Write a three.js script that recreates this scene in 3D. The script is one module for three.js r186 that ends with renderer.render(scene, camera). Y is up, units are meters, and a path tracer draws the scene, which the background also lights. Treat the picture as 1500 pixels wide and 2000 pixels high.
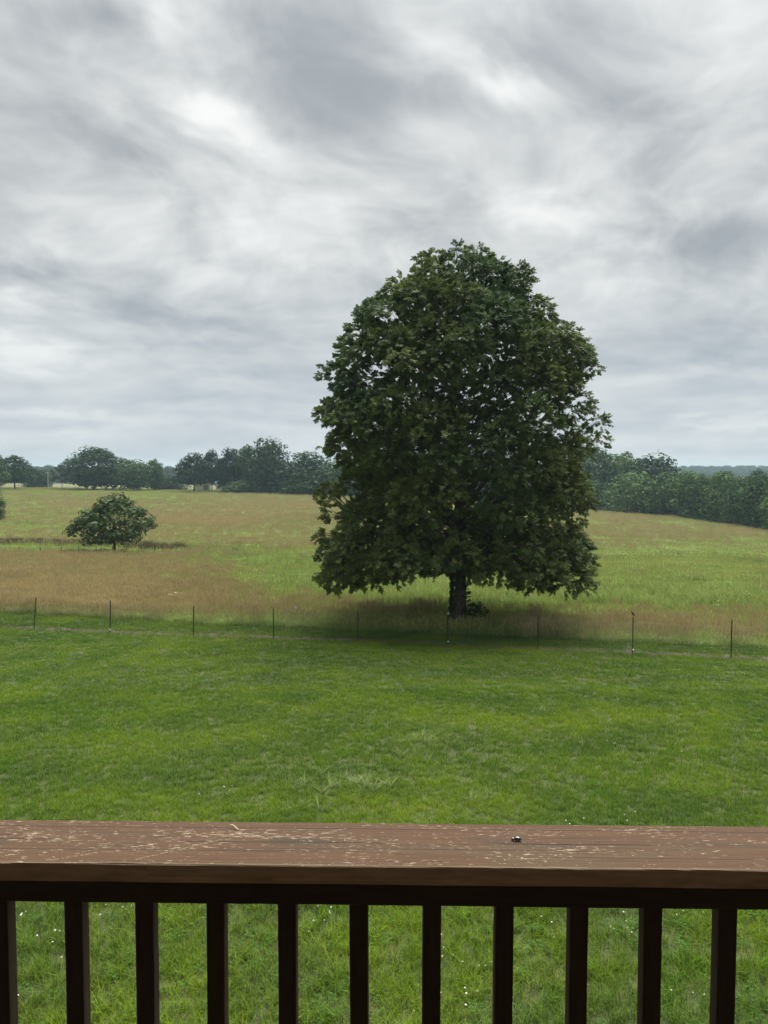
import * as THREE from 'three';
import { mergeGeometries, mergeVertices } from 'three/addons/utils/BufferGeometryUtils.js';

// ---------------------------------------------------------------- camera, exposure
const scene = new THREE.Scene();
const EYE = 5.95, F = 1500, PITCH = Math.atan(80 / 1500);
const camera = new THREE.PerspectiveCamera(2 * Math.atan(1000 / F) * 180 / Math.PI, 0.75, 0.05, 6000);
camera.position.set(0, EYE, 0);
camera.rotation.x = -PITCH;
const renderer = new THREE.WebGLRenderer();
renderer.toneMapping = THREE.LinearToneMapping;
renderer.toneMappingExposure = 5.5;
renderer.shadowMap.enabled = true;

// ---------------------------------------------------------------- noise and random numbers
function rng(seed) { let s = seed >>> 0; return () => { s = (s + 0x6D2B79F5) | 0; let t = Math.imul(s ^ (s >>> 15), 1 | s); t = (t + Math.imul(t ^ (t >>> 7), 61 | t)) ^ t; return ((t ^ (t >>> 14)) >>> 0) / 4294967296; }; }
const PERM = new Uint8Array(512); { const r = rng(7), p = [...Array(256).keys()]; for (let i = 255; i > 0; i--) { const j = Math.floor(r() * (i + 1)); [p[i], p[j]] = [p[j], p[i]]; } for (let i = 0; i < 512; i++) PERM[i] = p[i & 255]; }
const GX = new Float32Array(256), GY = new Float32Array(256); for (let i = 0; i < 256; i++) { GX[i] = Math.cos(i / 256 * 6.28318); GY[i] = Math.sin(i / 256 * 6.28318); }
function noise(x, y) {                                  // gradient noise, about -0.7 .. 0.7
  const xi = Math.floor(x), yi = Math.floor(y), fx = x - xi, fy = y - yi, X = xi & 255, Y = yi & 255;
  const u = fx * fx * fx * (fx * (fx * 6 - 15) + 10), v = fy * fy * fy * (fy * (fy * 6 - 15) + 10);
  const a = PERM[PERM[X] + Y], b = PERM[PERM[X + 1] + Y], c = PERM[PERM[X] + Y + 1], d = PERM[PERM[X + 1] + Y + 1];
  const n0 = GX[a] * fx + GY[a] * fy, n1 = GX[b] * (fx - 1) + GY[b] * fy, n2 = GX[c] * fx + GY[c] * (fy - 1), n3 = GX[d] * (fx - 1) + GY[d] * (fy - 1);
  return (n0 + u * (n1 - n0)) * (1 - v) + (n2 + u * (n3 - n2)) * v;
}
function fbm(x, y, o = 4, g = 0.5) { let s = 0, a = 1, t = 0; for (let i = 0; i < o; i++) { s += a * noise(x + i * 17.3, y - i * 9.7); t += a; a *= g; x *= 2.03; y *= 2.03; } return s / t * 1.5; }
const clamp = (v, a = 0, b = 1) => Math.min(b, Math.max(a, v)), mix = (a, b, t) => a + (b - a) * t, sstep = (a, b, v) => { const t = clamp((v - a) / (b - a)); return t * t * (3 - 2 * t); };
const mix3 = (a, b, t) => [mix(a[0], b[0], t), mix(a[1], b[1], t), mix(a[2], b[2], t)];
const CP = Math.cos(PITCH), SP = Math.sin(PITCH);
function ray(px, py) { const x = (px - 750) / F, y = (1000 - py) / F; return [x, y * CP - SP, -y * SP - CP]; }
function at(px, py, depth) { const r = ray(px, py), k = depth / -r[2]; return new THREE.Vector3(r[0] * k, EYE + r[1] * k, -depth); }
function toPx(x, y, z) { const h = y - EYE, yc = h * CP - z * SP, zc = h * SP + z * CP; return [750 - F * x / zc, 1000 + F * yc / zc]; }

// ---------------------------------------------------------------- sky: broken overcast, computed cloud layer
const SUN_DIR = new THREE.Vector3(0.16, 0.92, -0.36).normalize();
{
  const W = 3072, H = 1536, data = new Float32Array(W * H * 4);
  // large cloud masses: [x, y, half width, half height, turn, amount] as seen looking over the field
  const masses = [
    [640, 150, 170, 130, 0.3, -0.8], [180, 40, 170, 70, 0.1, -0.75], [1130, 70, 130, 110, 0.2, -0.55], [240, 290, 130, 55, 0.3, -0.4], [330, 610, 260, 45, 0.12, -0.6], [90, 535, 220, 22, 0.1, -0.45],
    [1400, 470, 150, 70, -0.2, -0.65], [1380, 690, 200, 50, 0, -0.4], [430, 740, 260, 35, 0, -0.3], [1220, 250, 140, 90, 0.3, -0.35], [780, 400, 90, 40, 0, -0.1], [60, 250, 90, 60, 0, -0.1],
    [430, 235, 110, 36, 0.5, 1.0], [965, 150, 120, 44, 0.55, 0.95], [850, 270, 90, 44, 0.3, 0.5], [580, 440, 240, 90, 0.15, 0.35], [1040, 430, 110, 28, 0.1, 0.6], [60, 690, 110, 34, 0.3, 0.85], [50, 600, 80, 18, 0.2, 0.6],
    [335, 60, 34, 80, -0.3, 0.45], [1390, 120, 110, 130, 0, 0.3], [1440, 822, 130, 14, 0, 0.5], [110, 815, 200, 12, 0, 0.4], [1200, 520, 160, 50, 0, 0.25], [200, 430, 170, 40, 0.2, 0.25],
  ].map(([x, y, a, b, t, k]) => [x, y, a, b, Math.cos(t), Math.sin(t), k]);
  for (let j = 0; j < H; j++) {
    const el = (j + 0.5) / H * Math.PI - Math.PI / 2, sy = Math.sin(el), cy = Math.cos(el);
    for (let i = 0; i < W; i++) {
      const k = (j * W + i) * 4;
      if (el < -0.06) { data[k] = 0.035; data[k + 1] = 0.04; data[k + 2] = 0.035; data[k + 3] = 1; continue; }
      const az = ((i + 0.5) / W - 0.5) * 2 * Math.PI, x = Math.cos(az) * cy, z = Math.sin(az) * cy, up = Math.max(sy, 0) + 0.2;
      let u = x / up * 1.7 + 3.1, v = z / up * 1.7 - 8.7;
      const wx = fbm(u * 0.9 + 5, v * 0.9, 3), wy = fbm(u * 0.9 - 11, v * 0.9 + 7, 3);
      u += wx * 0.34; v += wy * 0.34;
      let b = 0.40 + 0.40 * fbm(u * 1.1, v * 1.1, 6, 0.58) + 0.36 * fbm(u * 2.9 + 0.4 * v, v * 2.4 + 3, 7, 0.63);
      const ridge = 1 - Math.abs(fbm(u * 2.1 + 31, v * 2.1, 4)) * 2.2; b += 0.10 * ridge; const thin = 1 - sstep(0.06, 0.26, sy); if (thin > 0) b = mix(b, 0.5 + 0.55 * fbm(Math.cos(az) * 5 + 3, sy * 42 + Math.sin(az) * 2.2 + 0.6 * wx, 4, 0.55), thin * 0.65);
      if (z < -0.2) {
        const h = sy, yc = h * CP - z * SP, zc = h * SP + z * CP, wig = fbm(u * 4 + 20, v * 4, 4, 0.6), wag = fbm(u * 4 - 20, v * 4 + 9, 4, 0.6), px = 750 - F * x / zc + wx * 80 + wig * 60, py = 1000 + F * yc / zc + wy * 45 + wag * 38;
        for (const [mx, my, a, c, ct, st, amt] of masses) {
          const dx = px - mx, dy = py - my, p = (dx * ct + dy * st) / a, q = (dy * ct - dx * st) / c, e = p * p + q * q;
          if (e < 7) b += 0.56 * amt * Math.exp(-e);
        }
      }
      b = clamp(b, 0, 1.25);
      const low = 1 - sstep(0.0, 0.34, sy);                       // farther cloud seen through more air: bluer
      const dark = mix3([0.345, 0.382, 0.418], [0.395, 0.47, 0.545], low), light = mix3([0.92, 0.94, 0.93], [0.80, 0.84, 0.85], low);
      const t = sstep(-0.2, 1.15, b) * 1.1, c = mix3(dark, light, t), hz = 1 - sstep(-0.02, 0.09, sy);
      const dot = x * SUN_DIR.x + sy * SUN_DIR.y + z * SUN_DIR.z, glow = 0.175 * (1 + 0.8 * Math.exp(-Math.pow(Math.acos(clamp(dot, -1, 1)) / 0.45, 2)));
      const m = [mix(c[0], 0.60, hz * 0.25), mix(c[1], 0.66, hz * 0.25), mix(c[2], 0.70, hz * 0.25)];
      data[k] = m[0] * glow; data[k + 1] = m[1] * glow; data[k + 2] = m[2] * glow; data[k + 3] = 1;
    }
  }
  const sky = new THREE.DataTexture(data, W, H, THREE.RGBAFormat, THREE.FloatType);
  sky.mapping = THREE.EquirectangularReflectionMapping; sky.magFilter = THREE.LinearFilter; sky.needsUpdate = true;
  scene.background = sky; scene.environment = sky;
}
const sun = new THREE.DirectionalLight(new THREE.Color(1, 0.965, 0.91), 1.5);
sun.position.copy(SUN_DIR).multiplyScalar(150); sun.target.position.set(0, 0, -30); sun.position.add(sun.target.position);
sun.castShadow = true; sun.shadow.radius = 100; sun.shadow.mapSize.set(4096, 4096);
Object.assign(sun.shadow.camera, { left: -90, right: 90, top: 90, bottom: -90, near: 1, far: 400 });
scene.add(sun, sun.target);
scene.fog = new THREE.FogExp2(new THREE.Color(0.60, 0.82, 0.92), 0.00023);

// ---------------------------------------------------------------- helpers
const used = new Map();
function numbered(name) { const n = used.get(name) ?? 0; used.set(name, n + 1); return n ? `${name}_${String(n).padStart(3, '0')}` : name; }
function shade(o) { o.traverse((m) => { if (m.isMesh) { m.castShadow = true; m.receiveShadow = true; } }); return o; }
function tag(o, label, category, group, kind) { if (label) o.userData.label = label; if (category) o.userData.category = category; if (group) o.userData.group = group; if (kind) o.userData.kind = kind; return o; }
function thing(name, label, category, group) { const g = new THREE.Group(); g.name = numbered(name); scene.add(g); return tag(g, label, category, group); }
function mesh(name, geo, mat, parent) { const m = new THREE.Mesh(geo, mat); m.name = parent === scene ? numbered(name) : name; m.castShadow = m.receiveShadow = true; parent.add(m); return m; }
function instanced(name, geo, mat, list, parent) {               // list: [Matrix4, [r, g, b]]
  const m = new THREE.InstancedMesh(geo, mat, list.length); m.name = parent === scene ? numbered(name) : name; m.castShadow = m.receiveShadow = true;
  const c = new THREE.Color(); list.forEach(([M, k], i) => { m.setMatrixAt(i, M); m.setColorAt(i, c.setRGB(k[0], k[1], k[2])); });
  parent.add(m); m.userData.kind = 'stuff'; return m;
}
class Tris {                                                      // collects coloured triangles
  constructor() { this.p = []; this.c = []; }
  tri(a, b, c, k = [1, 1, 1]) { this.p.push(...a, ...b, ...c); for (let i = 0; i < 3; i++) this.c.push(...k); }
  quad(a, b, c, d, k) { this.tri(a, b, c, k); this.tri(a, c, d, k); }
  build(smooth) {
    const g = new THREE.BufferGeometry(); g.setAttribute('position', new THREE.Float32BufferAttribute(this.p, 3)); g.setAttribute('color', new THREE.Float32BufferAttribute(this.c, 3));
    const uv = new Float32Array(this.p.length / 3 * 2); for (let i = 0; i < uv.length / 2; i++) { uv[2 * i] = this.p[3 * i]; uv[2 * i + 1] = this.p[3 * i + 1] + this.p[3 * i + 2]; } g.setAttribute('uv', new THREE.BufferAttribute(uv, 2));
    const r = smooth ? mergeVertices(g, 1e-5) : g; r.computeVertexNormals(); return r;
  }
}
function plain(g) { const o = g.index ? g.toNonIndexed() : g; for (const k of Object.keys(o.attributes)) if (!['position', 'normal', 'uv'].includes(k)) o.deleteAttribute(k); return o; }
const join = (list) => mergeGeometries(list.map(plain));
function tube(points, radii, sides = 7) {                         // tapered limb through points
  const curve = new THREE.CatmullRomCurve3(points), n = Math.max(4, points.length * 3), fr = curve.computeFrenetFrames(n, false), pos = [], idx = [], uv = [];
  for (let i = 0; i <= n; i++) {
    const t = i / n, P = curve.getPoint(t), f = t * (radii.length - 1), k = Math.min(radii.length - 2, Math.floor(f)), r = mix(radii[k], radii[k + 1], f - k);
    for (let s = 0; s <= sides; s++) { const a = s / sides * 2 * Math.PI, N = fr.normals[i], B = fr.binormals[i], c = Math.cos(a) * r, d = Math.sin(a) * r; pos.push(P.x + N.x * c + B.x * d, P.y + N.y * c + B.y * d, P.z + N.z * c + B.z * d); uv.push(s / sides, t * curve.getLength()); }
  }
  for (let i = 0; i < n; i++) for (let s = 0; s < sides; s++) { const a = i * (sides + 1) + s, b = a + sides + 1; idx.push(a, a + 1, b, b, a + 1, b + 1); }
  const g = new THREE.BufferGeometry(); g.setAttribute('position', new THREE.Float32BufferAttribute(pos, 3)); g.setAttribute('uv', new THREE.Float32BufferAttribute(uv, 2)); g.setIndex(idx); g.computeVertexNormals(); return g;
}
function texture(w, h, f, srgb, rep) {
  const d = new Uint8Array(w * h * 4); for (let j = 0; j < h; j++) for (let i = 0; i < w; i++) { const c = f((i + 0.5) / w, (j + 0.5) / h, i, j), k = (j * w + i) * 4; d[k] = clamp(c[0]) * 255; d[k + 1] = clamp(c[1]) * 255; d[k + 2] = clamp(c[2]) * 255; d[k + 3] = 255; }
  const t = new THREE.DataTexture(d, w, h); t.magFilter = THREE.LinearFilter; t.minFilter = THREE.LinearMipmapLinearFilter; t.generateMipmaps = true; if (srgb) t.colorSpace = THREE.SRGBColorSpace; if (rep) t.wrapS = t.wrapT = THREE.RepeatWrapping; t.needsUpdate = true; return t;
}
const V = (x, y, z) => new THREE.Vector3(x, y, z);

// ---------------------------------------------------------------- terrain
const TABLE = {                                                   // metres below the eye against distance, left / middle / right of the view
  d: [-40, 0, 8, 16, 24, 28, 34, 50, 70, 90, 130, 170, 210, 260, 340, 600, 900, 1400, 3500],
  l: [4.3, 4.5, 4.75, 5.25, 5.85, 6.1, 6.25, 6.95, 7.6, 8.0, 7.7, 7.0, 6.4, 6.1, 6.6, 9, 9, 7, 7],
  m: [4.3, 4.5, 4.75, 5.25, 5.8, 6.05, 6.25, 7.05, 7.95, 8.5, 8.8, 8.5, 8.0, 7.7, 8.3, 12, 12, 7, 7],
  r: [4.3, 4.5, 4.75, 5.25, 5.92, 6.12, 6.4, 7.45, 8.75, 9.85, 11.6, 12.5, 13.0, 13.6, 15, 20, 19, 3, 3],
};
function spline(xs, ys, x) {
  let i = 0; while (i < xs.length - 2 && x > xs[i + 1]) i++;
  const s = (k) => k <= 0 ? (ys[1] - ys[0]) / (xs[1] - xs[0]) : k >= xs.length - 1 ? 0 : (ys[k + 1] - ys[k - 1]) / (xs[k + 1] - xs[k - 1]);
  const h = xs[i + 1] - xs[i], t = clamp((x - xs[i]) / h), a = s(i) * h, b = s(i + 1) * h, t2 = t * t, t3 = t2 * t;
  return ys[i] * (2 * t3 - 3 * t2 + 1) + a * (t3 - 2 * t2 + t) + ys[i + 1] * (3 * t2 - 2 * t3) + b * (t3 - t2);
}
function ground(x, z) {
  const d = -z, s = clamp(x / Math.max(d, 24) * 2, -1.3, 1.3), m = spline(TABLE.d, TABLE.m, d), o = spline(TABLE.d, s < 0 ? TABLE.l : TABLE.r, d);
  const far = sstep(40, 120, d), bump = 0.05 * fbm(x * 0.13, z * 0.13, 2) * sstep(4, 12, Math.abs(d)) + 0.22 * far * fbm(x * 0.02 + 3, z * 0.02, 2);
  return EYE - mix(m, o, Math.abs(s)) + bump;
}
function onGround(px, py) { const r = ray(px, py); let t = 3; for (let i = 0; i < 4000; i++) { const dt = Math.max(0.02, t * 0.004); if (EYE + r[1] * t < ground(r[0] * t, r[2] * t)) break; t += dt; } return V(r[0] * t, ground(r[0] * t, r[2] * t), r[2] * t); }
const FENCE_L = [-13.7, -29.5], FENCE_R = [11.0, -24.1];
const fdx = FENCE_R[0] - FENCE_L[0], fdz = FENCE_R[1] - FENCE_L[1], FL = Math.hypot(fdx, fdz);
const beyondFence = (x, z) => -((x - FENCE_L[0]) * -fdz + (z - FENCE_L[1]) * fdx) / FL;   // metres past the fence line
const meadowStart = (x, z) => 2.2 + 0.9 * sstep(-4, -14, x) + 0.35 * fbm(x * 0.35, 2.2, 3);

// how tan (1) or green (0) the standing grass is, in patches
const tanSpots = [[1330, 1085, 260, 50, -0.3], [500, 1010, 260, 40, 0.16], [120, 1140, 260, 60, 0.7], [60, 1180, 300, 34, 0.6], [300, 1180, 200, 30, 0.3], [1250, 1230, 330, 26, 0.3], [420, 1020, 140, 12, 0.45], [560, 990, 150, 12, 0.5], [330, 1010, 150, 10, 0.4], [1210, 1010, 90, 10, 0.5], [1250, 1040, 110, 16, 0.35], [1440, 1040, 60, 10, 0.6], [150, 985, 70, 8, 0.4], [700, 1205, 200, 14, 0.3],
  [560, 1120, 90, 40, -0.5], [1250, 1180, 330, 26, -0.8], [800, 1160, 200, 24, -0.9], [1330, 1120, 200, 36, -0.35], [450, 1100, 80, 20, -0.3], [200, 1075, 220, 7, -0.9], [200, 1040, 240, 14, 0.0], [250, 960, 300, 8, -0.3], [900, 1225, 220, 20, -0.5]];
function tan(x, z) {
  const y = ground(x, z), [px, py] = toPx(x, y, z); let t = 0.19 + 0.44 * fbm(x * 0.06 + z * 0.045, z * 0.11 - x * 0.03, 4) + sstep(50, 100, -z) * 0.34 * fbm((x + 0.13 * z) * 0.16, z * 0.012 + 4, 4, 0.6) + 0.2 * fbm(x * 0.45, z * 0.45, 3);
  for (const [a, b, c, d, k] of tanSpots) { const e = ((px - a) / c) ** 2 + ((py - b) / d) ** 2; if (e < 6) t += k * 0.75 * Math.exp(-e); }
  return clamp(t);
}
const lawnTone = (x, z) => 0.5 + 0.75 * fbm(x * 0.2, z * 0.34, 4) + 0.4 * fbm(x * 1.3 + 9, z * 1.7, 3);   // 0 deep green .. 1 yellow green
const cloverTone = (x, z) => sstep(0.05, 0.5, fbm(x * 1.1 + 40, z * 1.1, 4, 0.65) + 0.2 * sstep(10, 7, -z));

{ // the ground sheet: soil and thatch under the grass
  const ds = []; for (let d = -14; d < 4; d += 1) ds.push(d); for (let d = 4; d < 36; d += 0.3) ds.push(d); for (let d = 36; d < 300; d *= 1.02) ds.push(d); for (let d = 300; d < 3600; d *= 1.06) ds.push(d);
  const N = 220, pos = [], col = [], uv = [], idx = [];
  ds.forEach((d) => { for (let j = 0; j <= N; j++) {
    const x = (j / N * 2 - 1) * (Math.max(d, 0) * 0.95 + 16), z = -d, y = ground(x, z); pos.push(x, y, z); uv.push(x, z);
    const bf = beyondFence(x, z), n = fbm(x * 1.7, z * 1.7, 3); let c;
    if (bf < -0.1) c = mix3([0.05, 0.07, 0.018], [0.085, 0.095, 0.03], clamp(0.5 + n)); else if (bf < 0.32) c = mix3([0.07, 0.06, 0.035], [0.13, 0.11, 0.07], clamp(0.5 + n)); else if (bf < meadowStart(x, z)) c = mix3([0.05, 0.07, 0.018], [0.09, 0.1, 0.03], clamp(0.5 + n));
    else { const t = tan(x, z); c = mix3([0.135, 0.145, 0.055], [0.215, 0.18, 0.095], t); }
    col.push(...c);
  } });
  for (let i = 0; i < ds.length - 1; i++) for (let j = 0; j < N; j++) { const a = i * (N + 1) + j, b = a + N + 1; idx.push(a, a + 1, b, b, a + 1, b + 1); }
  const g = new THREE.BufferGeometry(); g.setAttribute('position', new THREE.Float32BufferAttribute(pos, 3)); g.setAttribute('color', new THREE.Float32BufferAttribute(col, 3)); g.setAttribute('uv', new THREE.Float32BufferAttribute(uv, 2)); g.setIndex(idx); g.computeVertexNormals();
  const grain = texture(256, 256, (u, v) => { const r = 0.72 + 0.5 * fbm(u * 24, v * 24, 4, 0.7); return [r, r, r * 0.96]; }, false, true); grain.repeat.set(0.5, 0.5);
  const m = mesh('ground', g, new THREE.MeshStandardMaterial({ vertexColors: true, roughness: 1, map: grain, bumpMap: grain, bumpScale: 0.03 }), scene);
  tag(m, 'gently dipping farmland soil under the lawn and the hay meadow', 'ground', null, 'structure');
}

// ---------------------------------------------------------------- grass
const leafy = (extra = {}) => new THREE.MeshPhysicalMaterial({ vertexColors: true, roughness: 0.85, transmission: 0.32, thickness: 0, side: THREE.DoubleSide, specularIntensity: 0.3, ...extra });
const GRASS = leafy({ specularIntensity: 0.15 });
function blade(T, x, z, h, w, lean, dir, k, segs = 2, y0 = -0.01) {
  const dx = Math.cos(dir), dz = Math.sin(dir), px = -dz, pz = dx; let prev = null;
  for (let i = 0; i <= segs; i++) {
    const t = i / segs, o = lean * t * t, yy = y0 + h * (t - 0.25 * Math.min(1, lean / h) * t * t), ww = w * (1 - t * 0.85) * 0.5;
    const a = [x + dx * o - px * ww, yy, z + dz * o - pz * ww], b = [x + dx * o + px * ww, yy, z + dz * o + pz * ww];
    if (prev) { if (i === segs) T.tri(prev[0], prev[1], [x + dx * o, yy, z + dz * o], k); else T.quad(prev[0], prev[1], b, a, k); }
    prev = [a, b];
  }
}
function lawnTuft(seed, n, rad, h, vary = 0.5) { const r = rng(seed), T = new Tris(); for (let i = 0; i < n; i++) { const a = r() * 6.283, q = Math.sqrt(r()) * rad, hh = h * (0.5 + 0.7 * r()), br = 1 - vary / 2 + vary * r(), dry = r() < 0.06; blade(T, Math.cos(a) * q, Math.sin(a) * q, hh, 0.0035 + 0.003 * r(), hh * (0.25 + 0.9 * r()), r() * 6.283, dry ? [1.7, 1.15, 1.3] : [br, br, br * (0.8 + 0.3 * r())]); } return T.build(); }
function cloverTuft(seed) {
  const r = rng(seed), T = new Tris();
  for (let i = 0; i < 9; i++) { const a = r() * 6.283, q = Math.sqrt(r()) * 0.06, x = Math.cos(a) * q, z = Math.sin(a) * q, y = 0.03 + 0.04 * r(), br = 0.8 + 0.4 * r(), s = 0.009 + 0.005 * r(), t0 = r() * 6.28;
    for (let l = 0; l < 3; l++) { const f = t0 + l * 2.094, c = Math.cos(f), d = Math.sin(f), e = -d, g = c, up = 0.3 * s * (r() - 0.2); T.quad([x, y, z], [x + (c * 0.9 + e * 0.8) * s, y + up, z + (d * 0.9 + g * 0.8) * s], [x + c * 1.7 * s, y + up * 1.4, z + d * 1.7 * s], [x + (c * 0.9 - e * 0.8) * s, y + up, z + (d * 0.9 - g * 0.8) * s], [br, br, br]); } }
  return T.build();
}
const M4 = (x, y, z, ry, s, sy = s, tilt = 0) => new THREE.Matrix4().compose(V(x, y, z), new THREE.Quaternion().setFromEuler(new THREE.Euler(tilt, ry, 0, 'YXZ')), V(s, sy, s));
{
  const r = rng(11), kinds = [0, 1, 2, 3].map((i) => ({ geo: lawnTuft(100 + i, 20, 0.06, 0.085), list: [] })), near = [0, 1, 2, 3, 4].map((i) => ({ geo: lawnTuft(160 + i, 17, 0.065, 0.15, 1.1), list: [] })), far = [0, 1, 2].map((i) => ({ geo: lawnTuft(120 + i, 34, 0.11, 0.075), list: [] })), clov = [0, 1].map((i) => ({ geo: cloverTuft(140 + i), list: [] })), heads = [], tall = [0, 1].map((i) => ({ geo: lawnTuft(150 + i, 16, 0.05, 0.16), list: [] }));
  const deep = [0.07, 0.155, 0.008], bright = [0.178, 0.265, 0.012], cl = [0.055, 0.13, 0.02];
  function sow(d0, d1, dens, set, scale) {
    for (let d = d0; d < d1; d += 0.5) {
      const half = d * 0.56 + 1.2, n = Math.round(half * 2 * 0.5 * dens);
      for (let i = 0; i < n; i++) {
        const x = (r() * 2 - 1) * half, z = -(d + r() * 0.5), bf = beyondFence(x, z), q = r(), q2 = r(), q3 = r(); if (bf > meadowStart(x, z) + 0.3) continue;
        if (bf > -0.08 + 0.12 * noise(x * 2.1, 5) && bf < 0.28 + 0.22 * noise(x * 1.7, 0) && q < 0.72) continue;
        const t = clamp(lawnTone(x, z)), cv = cloverTone(x, z), y = ground(x, z), past = bf > 0;
        if (d < 10.5 && q < cv * 0.3 * sstep(10.5, 8, d)) { const j = 0.75 + 0.5 * q2; clov[q3 < 0.5 ? 0 : 1].list.push([M4(x, y + 0.01, z, q2 * 6.28, 0.7 + q3 * 0.35), cl.map((k) => k * j)]); continue; }
        let c = mix3(deep, bright, clamp(t + (q2 - 0.5) * 0.35)); if (q3 < 0.02) c = [0.2, 0.17, 0.07];
        const j = 0.82 + 0.36 * q; c = mix3(c, mix3([0.048, 0.112, 0.012], [0.11, 0.185, 0.02], clamp(t * 0.8 + (q2 - 0.5) * 0.7)), 0.9 * sstep(-0.35, 0.4, fbm(x * 0.5 + 70, z * 0.6, 4))); c = c.map((k) => k * j);
        const S = set[Math.floor(q3 * set.length * 0.999)]; S.list.push([M4(x, y, z, q * 90, scale * (0.8 + 0.5 * q2), scale * (0.75 + 0.6 * q3) * (past ? 1.5 : 1), (q - 0.5) * 0.4), c]);
        if (d < 12 && q2 < 0.02) tall[q3 < 0.5 ? 0 : 1].list.push([M4(x, y, z, q * 90, 0.8 + 0.4 * q, 0.7 + 0.5 * q), mix3([0.09, 0.16, 0.04], bright, q)]);
      }
    }
  }
  sow(4, 9.5, 250, near, 1); sow(9.5, 12, 330, kinds, 1); sow(12, 19, 210, kinds, 1.15); sow(19, 34, 95, far, 1.1);
  near.concat(kinds).forEach((k) => tag(instanced('lawn_grass', k.geo, GRASS, k.list, scene), 'short mown green lawn grass below the wooden railing', 'grass', 'mown lawn grass'));
  far.forEach((k) => tag(instanced('lawn_grass', k.geo, GRASS, k.list, scene), 'short mown green lawn grass along both sides of the wire fence', 'grass', 'lawn grass by the fence'));
  clov.forEach((k) => tag(instanced('clover_leaves', k.geo, GRASS, k.list, scene), 'low three-leaved clover patches in the lawn below the railing', 'clover', 'clover patches'));
  tall.forEach((k) => tag(instanced('unmown_grass', k.geo, GRASS, k.list, scene), 'taller stray grass tufts standing out of the near lawn', 'grass', 'stray tufts'));
  // white clover heads
  const T = new THREE.IcosahedronGeometry(0.009, 1); T.translate(0, 0.085, 0); const stem = new THREE.CylinderGeometry(0.001, 0.001, 0.085, 4); stem.translate(0, 0.042, 0); const hg = plain(T);
  const spots = [[640, 1800, 60, 20], [860, 1870, 60, 60], [960, 1920, 60, 40], [40, 1800, 40, 15], [230, 1790, 30, 15], [1080, 1830, 60, 40], [1230, 1830, 50, 50], [1330, 1800, 60, 20], [1370, 1960, 60, 20], [420, 1560, 60, 20], [1250, 1460, 110, 40], [1180, 1610, 100, 14], [600, 1800, 90, 60], [80, 1900, 60, 70], [900, 1960, 100, 40]];
  for (const [a, b, c, e] of spots) for (let i = 0; i < 6; i++) { const p = onGround(a + (r() + r() - 1) * c * 1.3, Math.min(1995, b + (r() + r() - 1) * e * 1.3)), j = 0.6 + 0.4 * r(); if (p.z > -24) heads.push([M4(p.x, p.y - 0.02 * r(), p.z, 0, 0.7 + 0.5 * r(), 1), [0.75 * j, 0.76 * j, 0.68 * j]]); }
  tag(instanced('clover_flowers', hg, new THREE.MeshStandardMaterial({ roughness: 0.9 }), heads, scene), 'tiny white clover blossoms dotted through the lawn', 'flowers');
}
{ // coarse pale clumps in the lawn, weeds with broad leaves
  const r = rng(31), g = [0, 1].map((s) => { const q = rng(60 + s), T = new Tris(); for (let i = 0; i < 12; i++) { const a = q() * 6.283; blade(T, Math.cos(a) * 0.02 * q(), Math.sin(a) * 0.02 * q(), 0.13 + 0.12 * q(), 0.007 + 0.004 * q(), 0.06 + 0.2 * q(), a + q() * 1.5, [0.8 + 0.4 * q(), 0.8 + 0.4 * q(), 0.85 + 0.3 * q()], 4); } return { geo: T.build(), list: [] }; });
  const spots = [[650, 1540, 90, 26, 26], [730, 1540, 40, 18, 9], [830, 1455, 70, 14, 13], [800, 1480, 60, 12, 6], [1055, 1395, 25, 6, 4], [1000, 1515, 20, 8, 3], [110, 1365, 30, 6, 4], [920, 1565, 60, 14, 5], [600, 1580, 60, 10, 4]];
  for (const [a, b, c, d, n] of spots) for (let i = 0; i < n; i++) { const p = onGround(a + (r() + r() - 1) * c, Math.min(1998, b + (r() + r() - 1) * d)), s = 0.7 + 0.5 * r(); g[i % 2].list.push([M4(p.x, p.y, p.z, r() * 6, s), mix3([0.18, 0.25, 0.085], [0.26, 0.31, 0.12], r())]); }
  g.forEach((k) => tag(instanced('coarse_grass', k.geo, GRASS, k.list, scene), 'pale coarse wide-bladed grass clumps arching out of the lawn', 'grass', 'coarse clumps'));
}
{ // the sprayed strip along the fence: dead stems and litter
  const r = rng(41), T = new Tris(); for (let i = 0; i < 26; i++) { const a = r() * 6.283, q = Math.sqrt(r()) * 0.12, k = 0.6 + 0.8 * r(); blade(T, Math.cos(a) * q, Math.sin(a) * q, 0.02 + 0.1 * r() * r(), 0.005 + 0.006 * r(), 0.06 + 0.12 * r(), r() * 6.283, [k, k, k]); }
  const geo = T.build(), list = [];
  for (let i = 0; i < 2600; i++) { const t = -0.15 + 1.3 * r(), o = -0.02 + 0.42 * (r() + r()) / 2 + 0.1 * noise(t * 60, 3), x = FENCE_L[0] + fdx * t + o * fdz / FL, z = FENCE_L[1] + fdz * t - o * fdx / FL; if (fbm(t * 22, 8, 2) < -0.25 && r() < 0.7) continue; list.push([M4(x, ground(x, z), z, r() * 6.28, 0.7 + 0.6 * r(), 0.5 + 0.7 * r()), mix3([0.07, 0.055, 0.035], [0.34, 0.29, 0.2], r() * r())]); }
  tag(instanced('dead_grass', geo, leafy({ transmission: 0.1 }), list, scene), 'strip of brown dead grass along the foot of the wire fence', 'dead grass');
}
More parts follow.
